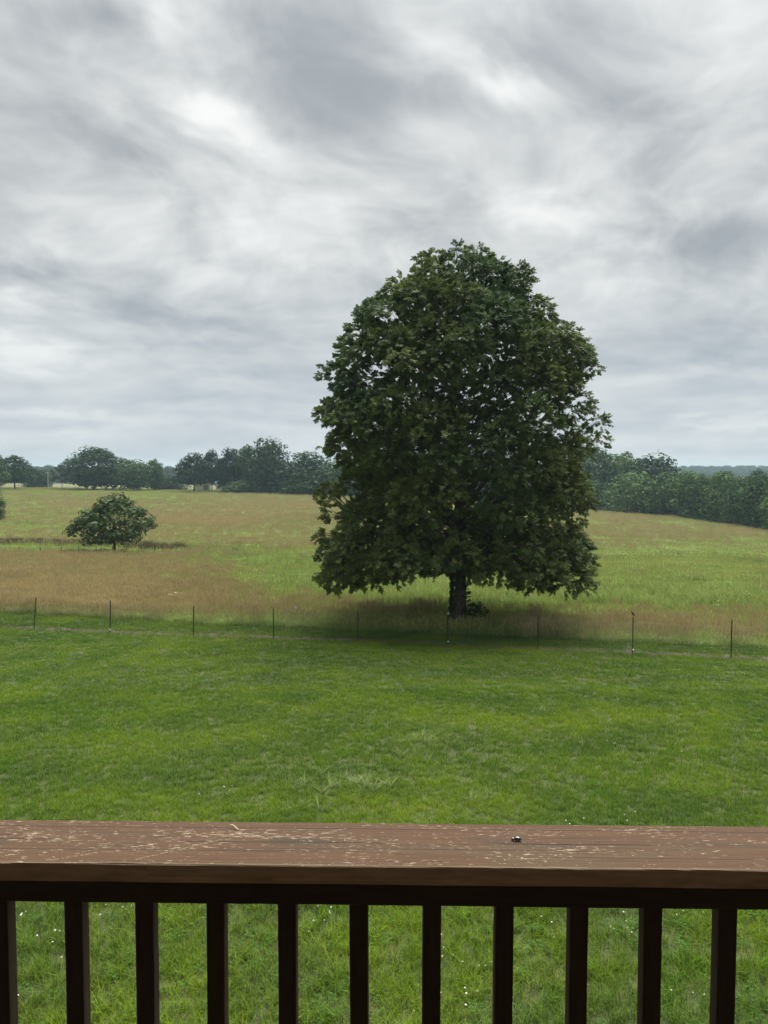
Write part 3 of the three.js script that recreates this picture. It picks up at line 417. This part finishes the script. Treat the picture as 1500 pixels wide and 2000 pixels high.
{
  const f = thing('wire_fence', 'welded wire mesh fence on slim dark metal posts between lawn and meadow', 'fence');
  const px = [[-100, 1161, 1222], [60, 1167, 1232], [210, 1173, 1243], [374, 1184, 1250], [532, 1189, 1255], [699, 1192, 1265], [876, 1196, 1271], [1054, 1200, 1283], [1241, 1205, 1288], [1436, 1212, 1292], [1640, 1218, 1300]], pts = [];
  px.forEach(([x, top, bot], i) => {
    const s = (x - 750) / F, t = (FENCE_L[0] + s * FENCE_L[1]) / (-(fdx) - s * fdz), X = FENCE_L[0] + fdx * t, Z = FENCE_L[1] + fdz * t, y = ground(X, Z), h = at(x, top, -Z).y - y; pts.push(V(X, y, Z));
    const p = mesh('post', postGeo(h), GREENPOST, f); p.position.set(X, y, Z); p.rotation.z = [0, -0.075, -0.02, -0.02, 0, 0.006, 0.003, 0, 0, 0, 0][i]; p.rotation.y = 0.2;
    if ([2, 6, 8].includes(i)) { const c = mesh('insulator', new THREE.CylinderGeometry(0.022, 0.022, 0.04, 10), WHITE, p); c.rotation.z = Math.PI / 2; c.position.set(0, 0.13, 0.03); const c2 = c.clone(); if (i === 6) { c2.position.y = h - 0.03; p.add(c2); } }
    if (i === 8) birdPost = V(X, y + h, Z);
  });
  for (let i = 0; i < pts.length - 1; i++) {
    const a = pts[i], b = pts[i + 1], len = a.distanceTo(b), H = 1.02, parts = [], n = Math.round(len / 0.051), dir = b.clone().sub(a).divideScalar(len), sag = (t) => 0.025 * Math.sin(t * Math.PI) + 0.012 * noise(t * 5, i * 3.3);
    const line = (p, q, w) => { const g = new THREE.CylinderGeometry(w, w, p.distanceTo(q), 3, 1, true), m = new THREE.Matrix4().compose(p.clone().lerp(q, 0.5), new THREE.Quaternion().setFromUnitVectors(V(0, 1, 0), q.clone().sub(p).normalize()), V(1, 1, 1)); g.applyMatrix4(m); parts.push(g); };
    const P = (t, y) => a.clone().lerp(b, t).add(V(0, y - sag(t) * y / H, 0.02));
    for (let k = 0; k < n; k++) line(P(k / n, 0.02), P(k / n, H), 0.0016);
    for (let k = 0; k <= 10; k++) for (let m = 0; m < 4; m++) line(P(m / 4, 0.02 + k * 0.1), P((m + 1) / 4, 0.02 + k * 0.1), k === 10 ? 0.002 : 0.0015);
    const w = mesh('wire_mesh', join(parts), WIRE, f); w.userData.kind = 'stuff';
  }
}
{ // small bird on a fence post: one loft along the spine
  const rings = [[-0.115, -0.075, 0.010, 0.004], [-0.085, -0.052, 0.014, 0.006], [-0.05, -0.028, 0.018, 0.012], [-0.025, 0.0, 0.026, 0.027], [0.005, 0.03, 0.031, 0.034], [0.028, 0.062, 0.028, 0.03], [0.04, 0.085, 0.019, 0.02], [0.047, 0.103, 0.019, 0.02], [0.053, 0.117, 0.016, 0.015], [0.062, 0.122, 0.007, 0.007], [0.078, 0.121, 0.0012, 0.0012]], S = 10, pos = [], idx = [];
  rings.forEach(([x, y, w, h]) => { for (let s = 0; s < S; s++) { const a = s / S * 6.283; pos.push(x - Math.sin(a) * h * 0.7, y + Math.sin(a) * h * 0.75, Math.cos(a) * w); } });
  for (let i = 0; i < rings.length - 1; i++) for (let s = 0; s < S; s++) { const a = i * S + s, b = i * S + (s + 1) % S; idx.push(a, a + S, b, b, a + S, b + S); }
  const g = new THREE.BufferGeometry(); g.setAttribute('position', new THREE.Float32BufferAttribute(pos, 3)); g.setIndex(idx); g.computeVertexNormals(); g.setAttribute('uv', new THREE.Float32BufferAttribute(new Float32Array(pos.length / 3 * 2), 2));
  const legs = [-0.01, 0.01].map((z) => { const c = new THREE.CylinderGeometry(0.0022, 0.0022, 0.05, 5); c.translate(0, -0.045, z); return c; });
  const b = thing('perched_bird', 'small dark bird perched on top of a fence post', 'bird'); b.position.copy(birdPost).add(V(0, 0.068, 0.0)); b.rotation.y = Math.PI - 0.35;
  mesh('body', g, new THREE.MeshStandardMaterial({ color: new THREE.Color(0.025, 0.028, 0.032), roughness: 0.8 }), b); mesh('legs', join(legs), new THREE.MeshStandardMaterial({ color: new THREE.Color(0.03, 0.025, 0.02), roughness: 0.7 }), b);
}
{ // second fence and mown path by the lone tree
  const f = thing('field_fence', 'row of short dark posts beside the mown path near the lone tree', 'fence'), g = postGeo(0.85, 0.06);
  const pts = [-20, 38, 79, 120, 154, 188, 220, 248, 276, 302, 318].map((x, i) => onGround(x, 1087 - i * 0.35));
  pts.forEach((p) => { const m = mesh('post', g, GREENPOST, f); m.position.copy(p); });
  for (let k = 0; k < 2; k++) { const parts = []; for (let i = 0; i < pts.length - 1; i++) parts.push(tube([pts[i].clone().add(V(0, 0.4 + k * 0.4, 0)), pts[i].clone().lerp(pts[i + 1], 0.5).add(V(0, 0.38 + k * 0.4, 0)), pts[i + 1].clone().add(V(0, 0.4 + k * 0.4, 0))], [0.004, 0.004, 0.004], 3)); mesh('wire', join(parts), WIRE, f); }
  // dark brush line behind the path
  const r = rng(61), T = new Tris(); for (let i = 0; i < 40; i++) { const a = r() * 6.283, q = Math.sqrt(r()) * 0.5, k = 0.7 + 0.6 * r(); blade(T, Math.cos(a) * q, Math.sin(a) * q, 0.5 + 0.7 * r(), 0.02 + 0.02 * r(), 0.1 + 0.3 * r(), r() * 6.28, [k, k, k]); }
  const list = []; for (let i = 0; i < 900; i++) { const x = -40 + 500 * r(), p = onGround(x, 1062 + x * 0.024 + 3 * (r() + r() - 1) + (x > 250 ? 4 * r() : 0)), s = (0.6 + 0.5 * r()) * (x > 360 ? 0.6 : 1); list.push([M4(p.x, p.y - 0.05, p.z, r() * 6, s, s * (0.8 + 0.5 * noise(x * 0.05, 1))), mix3([0.085, 0.075, 0.04], [0.14, 0.105, 0.07], r())]); }
  tag(instanced('dry_weeds', T.build(), leafy({ transmission: 0.15 }), list, scene), 'dark brown weedy bank behind the mown path and lone tree', 'weeds');
  const lawn = lawnTuft(77, 34, 0.3, 0.16), ll = []; for (let i = 0; i < 3200; i++) { const x = -40 + 400 * r(), p = onGround(x, 1068 + x * 0.022 + 16 * r() * (1 - x / 420)); ll.push([M4(p.x, p.y, p.z, r() * 6, 1.4, 0.9), mix3([0.09, 0.15, 0.03], [0.13, 0.19, 0.04], r())]); }
  tag(instanced('path_grass', lawn, GRASS, ll, scene), 'mown green path running past the lone meadow tree', 'grass');
}
{ // dark shrubs and weeds in the meadow
  const shrub = (x, y, w, h, label) => { const p = onGround(x, y), d = -p.z, s = w / F * d, t = thing('meadow_shrub', label, 'shrub'); t.position.copy(p); t.scale.set(s, h / F * d, s); t.rotation.y = x; const m = model('bush', 0); mesh('stem', m.wood, BARK, t); tag(mesh('foliage', m.geo, leafMat(MID), t), null, null, null, 'stuff'); };
  shrub(458, 1083, 22, 14, 'small round dark shrub in the meadow past the end of the mown path'); shrub(523, 1077, 15, 9, 'tiny dark shrub in open meadow beside a larger round shrub'); shrub(372, 1080, 26, 10, 'low dark shrub at the end of the weedy bank');
  // umbels of white wildflowers
  const list = [], r = rng(64), T = new Tris(); for (let i = 0; i < 9; i++) { const a = i * 2.4, q = 0.012 * Math.sqrt(i), x = Math.cos(a) * q, z = Math.sin(a) * q; T.quad([x - 0.01, 0.9, z - 0.01], [x + 0.01, 0.905, z - 0.01], [x + 0.01, 0.9, z + 0.01], [x - 0.01, 0.905, z + 0.01], [1, 1, 1]); } T.quad([-0.002, 0, 0], [0.002, 0, 0], [0.002, 0.9, 0], [-0.002, 0.9, 0], [0.12, 0.2, 0.06]);
  [[340, 1194, 8], [350, 1200, 10], [332, 1200, 6], [1480, 1175, 14], [1405, 1222, 8], [580, 1228, 14], [545, 1220, 16], [1455, 1190, 20]].forEach(([x, y, s]) => { for (let i = 0; i < 2; i++) { const p = onGround(x + (r() - 0.5) * s, y + (r() - 0.5) * s * 0.5); list.push([M4(p.x, p.y, p.z, r() * 6, 0.8, 0.85 + 0.25 * r()), [0.7, 0.7, 0.62]]); } });
  tag(instanced('white_wildflowers', T.build(), new THREE.MeshStandardMaterial({ vertexColors: true, side: THREE.DoubleSide, roughness: 0.9 }), list, scene), 'few white umbel wildflowers standing in the tall meadow grass', 'flowers');
}
{ // buildings and a pole glimpsed between the far trees
  const SIDING = new THREE.MeshStandardMaterial({ color: new THREE.Color(0.55, 0.52, 0.42), roughness: 0.8 }), ROOF = new THREE.MeshStandardMaterial({ color: new THREE.Color(0.42, 0.43, 0.44), roughness: 0.6 }), DOOR = new THREE.MeshStandardMaterial({ color: new THREE.Color(0.2, 0.19, 0.17), roughness: 0.8 });
  function shed(name, label, x, base, depth, w, h, dpt, rise, wall) {
    const p = at(x, base, depth), t = thing(name, label, 'building'); t.position.set(p.x, ground(p.x, p.z), p.z); t.rotation.y = 0.25;
    const s = new THREE.Shape(); s.moveTo(-w / 2, -0.3); s.lineTo(w / 2, -0.3); s.lineTo(w / 2, h); s.lineTo(0, h + rise); s.lineTo(-w / 2, h); const g = new THREE.ExtrudeGeometry(s, { depth: dpt, bevelEnabled: false }); g.translate(0, 0, -dpt); mesh('wall', g, wall, t);
    const a = Math.atan2(rise, w / 2), l = Math.hypot(rise, w / 2) + 0.35; for (const k of [-1, 1]) { const b = mesh('roof', new THREE.BoxGeometry(l, 0.12, dpt + 0.8), ROOF, t); b.position.set(k * (w / 4 + 0.1), h + rise / 2 + 0.03, -dpt / 2); b.rotation.z = -k * a; }
    const d = mesh('door', new THREE.BoxGeometry(Math.min(2.4, w * 0.3), Math.min(2.4, h * 0.8), 0.08), DOOR, t); d.position.set(w * 0.2, Math.min(2.4, h * 0.8) / 2, 0.05);
  }
  shed('cream_shed', 'small cream-walled shed glimpsed between dark tree trunks', 396, 961, 268, 5.4, 2.6, 7, 1.1, SIDING);
  shed('white_house', 'pale house with grey roof hidden behind the far trees', 449, 958, 292, 10, 2.9, 9, 1.8, SIDING);
  shed('metal_shed', 'low pale metal shed beyond the gap with the pole', 81, 953, 330, 9, 1.5, 5, 0.5, SIDING);
  const p = at(94, 954, 270), t = thing('utility_pole', 'pale thin utility pole standing between the far trees', 'pole'); t.position.set(p.x, ground(p.x, p.z), p.z);
  const W = new THREE.MeshStandardMaterial({ color: new THREE.Color(0.42, 0.4, 0.36), roughness: 0.9 }); mesh('shaft', new THREE.CylinderGeometry(0.12, 0.16, 6, 8).translate(0, 2.9, 0), W, t); mesh('crossarm', new THREE.BoxGeometry(1.4, 0.12, 0.1).translate(0, 5.5, 0.16), W, t);
}

// ---------------------------------------------------------------- wooden deck, railing and porch
const CAPW = 0.184, CAPH = 0.038, CAPL = 3.4;
const CAPTEX = (() => {
  const cracks = [[0.84, 0, 1, 0.008], [0.52, 0.17, 0.30, 0.012], [0.50, 0.38, 0.50, 0.014], [0.51, 0.57, 0.66, 0.016], [0.30, 0.20, 0.44, 0.006], [0.22, 0.60, 0.74, 0.006], [0.36, 0.40, 0.62, 0.006], [0.62, 0.22, 0.27, 0.012]];
  const inner = (u, v) => {                                        // u along the board, v across: 0 house side .. 1 lawn side
    const x = u * CAPL, y = v * CAPW, grain = fbm(x * 3 + 0.4 * fbm(x * 2, y * 20, 2), y * 190, 4, 0.6), blot = fbm(x * 2.2 + 4, y * 9, 4), fine = fbm(x * 40, y * 420, 3, 0.7);
    let c = mix3([0.262, 0.18, 0.108], [0.345, 0.248, 0.158], clamp(0.5 + 0.8 * grain)); c = mix3(c, [0.295, 0.25, 0.165], clamp(0.5 * sstep(0.0, 0.5, blot + 0.25 * grain))); c = c.map((k) => k * (0.94 + 0.16 * fine));
    const left = 1 - sstep(0.3, 0.75, u), band = Math.exp(-(((v - 0.52 - 0.05 * noise(x * 3, 1)) / 0.13) ** 2));
    c = mix3(c, [0.18, 0.17, 0.13], clamp(band * sstep(-0.05, 0.45, fbm(x * 4 + 7, y * 26, 3)) * (0.35 + 0.6 * left)));          // grey weathered wood where the stain is gone
    const fl = fbm(x * 34 + 3, y * 300, 4, 0.66) + 0.38 * fbm(x * 3.2 + 12, y * 22, 3) + 0.13 * left - 0.03 + 0.06 * Math.exp(-(((v - 0.66) / 0.2) ** 2)), chip = fbm(x * 90, y * 150 + 9, 3, 0.6) + 0.3 * fbm(x * 4, y * 14 + 3, 2);
    const pale = Math.max(sstep(0.385, 0.47, fl), sstep(0.54, 0.6, chip)); c = mix3(c, [0.60, 0.56, 0.49], pale * 0.9);
    const edge = sstep(0.035 + 0.02 * fbm(x * 12, 2, 3), 0.0, v); c = mix3(c, [0.47, 0.42, 0.34], edge * 0.75);
    let cr = 0; for (const [cv, a, b, w] of cracks) { const off = 0.012 * noise(x * 3.2, cv * 40) + 0.004 * noise(x * 22, cv * 9), q = Math.abs(v - cv - off) / (w * (0.5 + 0.7 * Math.abs(noise(x * 9, cv * 70)) + 0.25)); if (u > a && u < b) cr = Math.max(cr, 1 - q); }
    cr = Math.max(cr, sstep(0.40, 0.5, fbm(x * 6 + 60, y * 330, 3) - 0.1) * 0.6); cr = clamp(cr * 1.6); c = mix3(c, [0.13, 0.11, 0.085], cr * 0.9);
    for (const [x0, y0, x1, y1] of [[0.305, 0.05, 0.33, 0.22], [0.355, 0.08, 0.40, 0.55], [0.40, 0.62, 0.41, 0.72], [0.45, 0.60, 0.475, 0.85]]) { const dx = (x1 - x0) * CAPL, dy = (y1 - y0) * CAPW, tt = clamp((((u - x0) * CAPL) * dx + ((v - y0) * CAPW) * dy) / (dx * dx + dy * dy)), q = Math.hypot((u - x0) * CAPL - dx * tt, (v - y0) * CAPW - dy * tt); if (q < 0.0022 && noise(x * 190, y * 190) > -0.08) c = mix3(c, [0.52, 0.47, 0.40], 0.55); }
    return [c, clamp(0.6 + 0.25 * grain + 0.15 * pale - 0.6 * cr)];
  };
  const W = 2048, H = 256, buf = []; for (let j = 0; j < H; j++) for (let i = 0; i < W; i++) buf.push(inner((i + 0.5) / W, (j + 0.5) / H));
  return { map: texture(W, H, (u, v, i, j) => buf[j * W + i][0], true), bump: texture(W, H, (u, v, i, j) => { const k = buf[j * W + i][1]; return [k, k, k]; }, false) };
})();
const CAP = new THREE.MeshStandardMaterial({ map: CAPTEX.map, bumpMap: CAPTEX.bump, bumpScale: 0.002, roughness: 0.95 });
const stainMap = texture(512, 128, (u, v) => { const g = fbm(u * 10 + fbm(u * 5, v * 6, 2), v * 60, 4, 0.6), k = 0.8 + 0.45 * g; return [k, k * 0.99, k * 0.97]; }, false, true);
const STAIN = new THREE.MeshPhysicalMaterial({ specularIntensity: 0.35, color: new THREE.Color(0.042, 0.029, 0.017), map: stainMap, bumpMap: stainMap, bumpScale: 0.001, roughness: 0.85 });
const CAPSIDE = STAIN.clone(); CAPSIDE.color.setRGB(0.31, 0.21, 0.12);
function board(lx, ly, lz, seed, bevel = 0.004, alongY = false) {  // sawn board with eased edges and a slight waver, uv in metres along the grain
  const L = alongY ? ly : lx, a = alongY ? lx : ly, b = lz, n = Math.max(8, Math.round(L / 0.03)), sec = [], pos = [], uv = [], idx = [];
  for (const [sx, sy] of [[1, 1], [-1, 1], [-1, -1], [1, -1]]) { const cx = sx * (b / 2 - bevel), cy = sy * (a / 2 - bevel), s = Math.atan2(sy, sx) - Math.PI / 4; for (let k = 0; k <= 2; k++) { const t = s + k / 2 * Math.PI / 2; sec.push([cx + Math.cos(t) * bevel, cy + Math.sin(t) * bevel]); } }
  let per = 0; const pers = [0]; for (let k = 0; k < sec.length; k++) { const p = sec[k], q = sec[(k + 1) % sec.length]; per += Math.hypot(p[0] - q[0], p[1] - q[1]); pers.push(per); }
  for (let i = 0; i <= n; i++) for (let k = 0; k <= sec.length; k++) { const p = sec[k % sec.length], t = (i / n - 0.5) * L, j = 0.0009 * noise(t * 25, k * 3.1 + seed) + 0.0012 * noise(t * 4, k * 0.7 + seed * 3), y = p[1] * (1 + j / a), z = p[0] * (1 + j / b) + j; if (alongY) pos.push(y, t, z); else pos.push(t, y, z); uv.push(t * 0.8 + seed * 0.37, pers[k] * 1.6 + seed * 0.21); }
  const m = sec.length + 1; for (let i = 0; i < n; i++) for (let k = 0; k < sec.length; k++) { const A = i * m + k, B = A + m; if (alongY) idx.push(A, A + 1, B, B, A + 1, B + 1); else idx.push(A, B, A + 1, B, B + 1, A + 1); }
  for (const e of [0, n]) { const c = pos.length / 3, t = (e / n - 0.5) * L; if (alongY) pos.push(0, t, 0); else pos.push(t, 0, 0); uv.push(0, 0); for (let k = 0; k < sec.length; k++) { const A = e * m + k; if ((e === 0) === alongY) idx.push(c, A + 1, A); else idx.push(c, A, A + 1); } }
  const g = new THREE.BufferGeometry(); g.setAttribute('position', new THREE.Float32BufferAttribute(pos, 3)); g.setAttribute('uv', new THREE.Float32BufferAttribute(uv, 2)); g.setIndex(idx); g.computeVertexNormals(); return g;
}
const RAIL_Z = 1.45, CAP_TOP = 0.765;                              // distance to the near edge, drop below the eye
const railing = thing('deck_railing', 'weathered reddish-brown wooden deck railing with flaking cap board and square balusters', 'railing');
railing.position.set(0, EYE - CAP_TOP, -RAIL_Z); railing.rotation.y = -0.02;
{
  // cap board: its top carries the weathered map, its sides the stain
  const g = board(CAPL, CAPH, CAPW, 1, 0.003).toNonIndexed(), p = g.attributes.position, uv = g.attributes.uv; g.computeVertexNormals(); g.clearGroups(); const top = [], side = [];
  for (let i = 0; i < p.count; i += 3) { const ny = (g.attributes.normal.getY(i) + g.attributes.normal.getY(i + 1) + g.attributes.normal.getY(i + 2)) / 3; (ny > 0.3 ? top : side).push(i, i + 1, i + 2); }
  for (const i of top) uv.setXY(i, p.getX(i) / CAPL + 0.5, clamp(0.5 - p.getZ(i) / CAPW, 0.002, 0.998));
  const sub = (ids, smooth) => { const o = new THREE.BufferGeometry(); for (const k of ['position', 'uv']) { const s = g.attributes[k], w = s.itemSize, a = new Float32Array(ids.length * w); ids.forEach((id, n) => { for (let c = 0; c < w; c++) a[n * w + c] = s.array[id * w + c]; }); o.setAttribute(k, new THREE.BufferAttribute(a, w)); } const q = mergeVertices(o, 1e-6); q.computeVertexNormals(); return q; };
  const gt = sub(top), gs = sub(side), both = mergeGeometries([gt, gs], true), m = mesh('cap_board', both, [CAP, CAPSIDE], railing); m.position.set(0, -CAPH / 2, -CAPW / 2); m.userData.label = 'weathered cap board with flaking pale stain and cracks';
  const sr = mesh('top_rail', board(CAPL, 0.089, 0.038, 2), STAIN, railing); sr.position.set(0, -CAPH - 0.0725 + 0.0445 - 0.002, -0.075);
  const br = mesh('bottom_rail', board(CAPL, 0.089, 0.038, 3), STAIN, railing); br.position.set(0, -0.80, -0.075);
  const r = rng(8), xs = [-22, 128, 270, 412, 555, 699, 842, 985, 1132, 1277, 1422];
  const all = [-330, -178, ...xs, 1570, 1720]; all.forEach((x, i) => { const q = mesh('baluster', board(0.038, 0.80, 0.038, 4 + i, 0.003, true), STAIN, railing); q.position.set((x - 750) / F * 1.575, -CAPH - 0.02 - 0.40, -0.1145); q.rotation.y = (r() - 0.5) * 0.04; q.rotation.z = (r() - 0.5) * 0.008; });
  for (const s of [-1, 1]) { const q = mesh('rail_post', board(0.089, 1.75, 0.089, 40 + s, 0.004, true), STAIN, railing); q.position.set(s * 1.62, -CAPH - 0.877, -0.14); }
}
const DECK_Y = EYE - CAP_TOP - 0.93;
{
  const d = thing('porch_deck', 'brown stained plank deck floor behind the railing', 'deck'), shared = [0, 1, 2, 3].map((i) => board(7, 0.03, 0.138, 50 + i, 0.003)), tones = [[0.13, 0.09, 0.065], [0.115, 0.08, 0.055], [0.15, 0.10, 0.075]].map((c) => { const m = STAIN.clone(); m.color.setRGB(...c); return m; });
  for (let i = 0; i < 26; i++) { const p = mesh('plank', shared[i % 4], tones[i % 3], d); p.position.set(0, DECK_Y - 0.015, -1.66 + i * 0.144); }
  const j = mesh('rim_joist', board(7, 0.235, 0.038, 60), STAIN, d); j.position.set(0, DECK_Y - 0.15, -1.70);
  for (const x of [-3.3, 0, 3.3]) { const h = DECK_Y - 0.27 - (ground(x, 1.6) - 0.2), q = mesh('support_post', board(0.14, h, 0.14, 70 + x, 0.004, true), STAIN, d); q.position.set(x, ground(x, 1.6) - 0.2 + h / 2, -1.5); }
  for (let i = 0; i < 6; i++) { const x = -3.2 + i * 1.28, q = mesh('floor_joist', board(0.038, 0.235, 3.3, 80 + i, 0.003), STAIN, d); q.position.set(x, DECK_Y - 0.15, -0.03); }
  const h = thing('house', 'house wall with a deep porch roof over the deck', 'house'), WALL = new THREE.MeshStandardMaterial({ color: new THREE.Color(0.3, 0.27, 0.22), roughness: 0.9 }), y0 = ground(0, 4) - 0.3;
  const top = EYE + 0.95; for (let i = 0; i < 34; i++) { const y = y0 + 0.1 + i * 0.225; if (y > top) break; const b = mesh('siding_board', i ? h.children[0].geometry : new THREE.BoxGeometry(11, 0.222, 0.04), WALL, h); b.position.set(0, y, 2.12); b.rotation.x = -0.04; }
  mesh('wall', new THREE.BoxGeometry(11, top - y0 + 0.3, 0.25), WALL, h).position.set(0, (top + y0 + 0.3) / 2, 2.28);
  const roof = mesh('porch_roof', new THREE.BoxGeometry(8, 0.16, 3.35), WALL, h); roof.position.set(0, EYE + 0.92, 0.56); const fas = mesh('fascia', new THREE.BoxGeometry(8, 0.2, 0.03), STAIN, h); fas.position.set(0, EYE + 0.91, -1.135);
  for (const s of [-1, 1]) { const c = mesh('porch_column', board(0.12, 2.55, 0.12, 90 + s, 0.005, true), STAIN, h); c.position.set(s * 3.6, DECK_Y + 1.275, -1.0); }
}
{ // a shiny dark beetle and a dry curl of plant on the cap board
  const place = (px, py) => { const r = ray(px, py), t = -CAP_TOP / r[1]; return V(r[0] * t, EYE - CAP_TOP, r[2] * t); };
  const b = thing('beetle', 'tiny glossy black beetle sitting on the weathered cap board', 'beetle'); b.position.copy(place(1011, 1642)); b.rotation.y = -0.1;
  const SHELL = new THREE.MeshPhysicalMaterial({ color: new THREE.Color(0.02, 0.016, 0.018), roughness: 0.28, clearcoat: 1, clearcoatRoughness: 0.12 }), body = new THREE.SphereGeometry(1, 20, 14); { const p = body.attributes.position; for (let i = 0; i < p.count; i++) { const x = p.getX(i), tap = 1 - 0.28 * Math.max(0, x) ** 2; p.setXYZ(i, x * 0.0085, 0.0042 + p.getY(i) * (p.getY(i) > 0 ? 0.0046 : 0.003) * tap, p.getZ(i) * 0.0052 * tap * (1 - 0.06 * Math.exp(-((p.getZ(i) / 0.1) ** 2)))); } body.computeVertexNormals(); }
  mesh('wing_case', body, SHELL, b); const hd = new THREE.SphereGeometry(0.0033, 12, 10); hd.scale(1.1, 0.8, 1.2); mesh('head', hd, SHELL, b).position.set(-0.0098, 0.004, 0); for (const s of [-1, 1]) for (let k = 0; k < 3; k++) mesh('leg', tube([V(-0.005 + k * 0.0045, 0.003, s * 0.003), V(-0.006 + k * 0.006, 0.0035, s * 0.007), V(-0.007 + k * 0.007, 0.0002, s * 0.0095)], [0.0006, 0.0005, 0.0003], 4), SHELL, b);
  const c = place(457, 1620), tw = mesh('dry_stalk', tube([V(-0.009, 0.008, -0.006), V(-0.003, 0.0075, -0.004), V(0.004, 0.004, 0), V(0.009, 0.001, 0.003)], [0.0006, 0.0012, 0.0013, 0.0009], 6), new THREE.MeshStandardMaterial({ color: new THREE.Color(0.62, 0.55, 0.36), roughness: 0.8 }), scene); tw.position.copy(c); tag(tw, 'small pale curled dry stalk lying at the lawn-side edge of the cap board', 'stalk');
}
renderer.render(scene, camera);
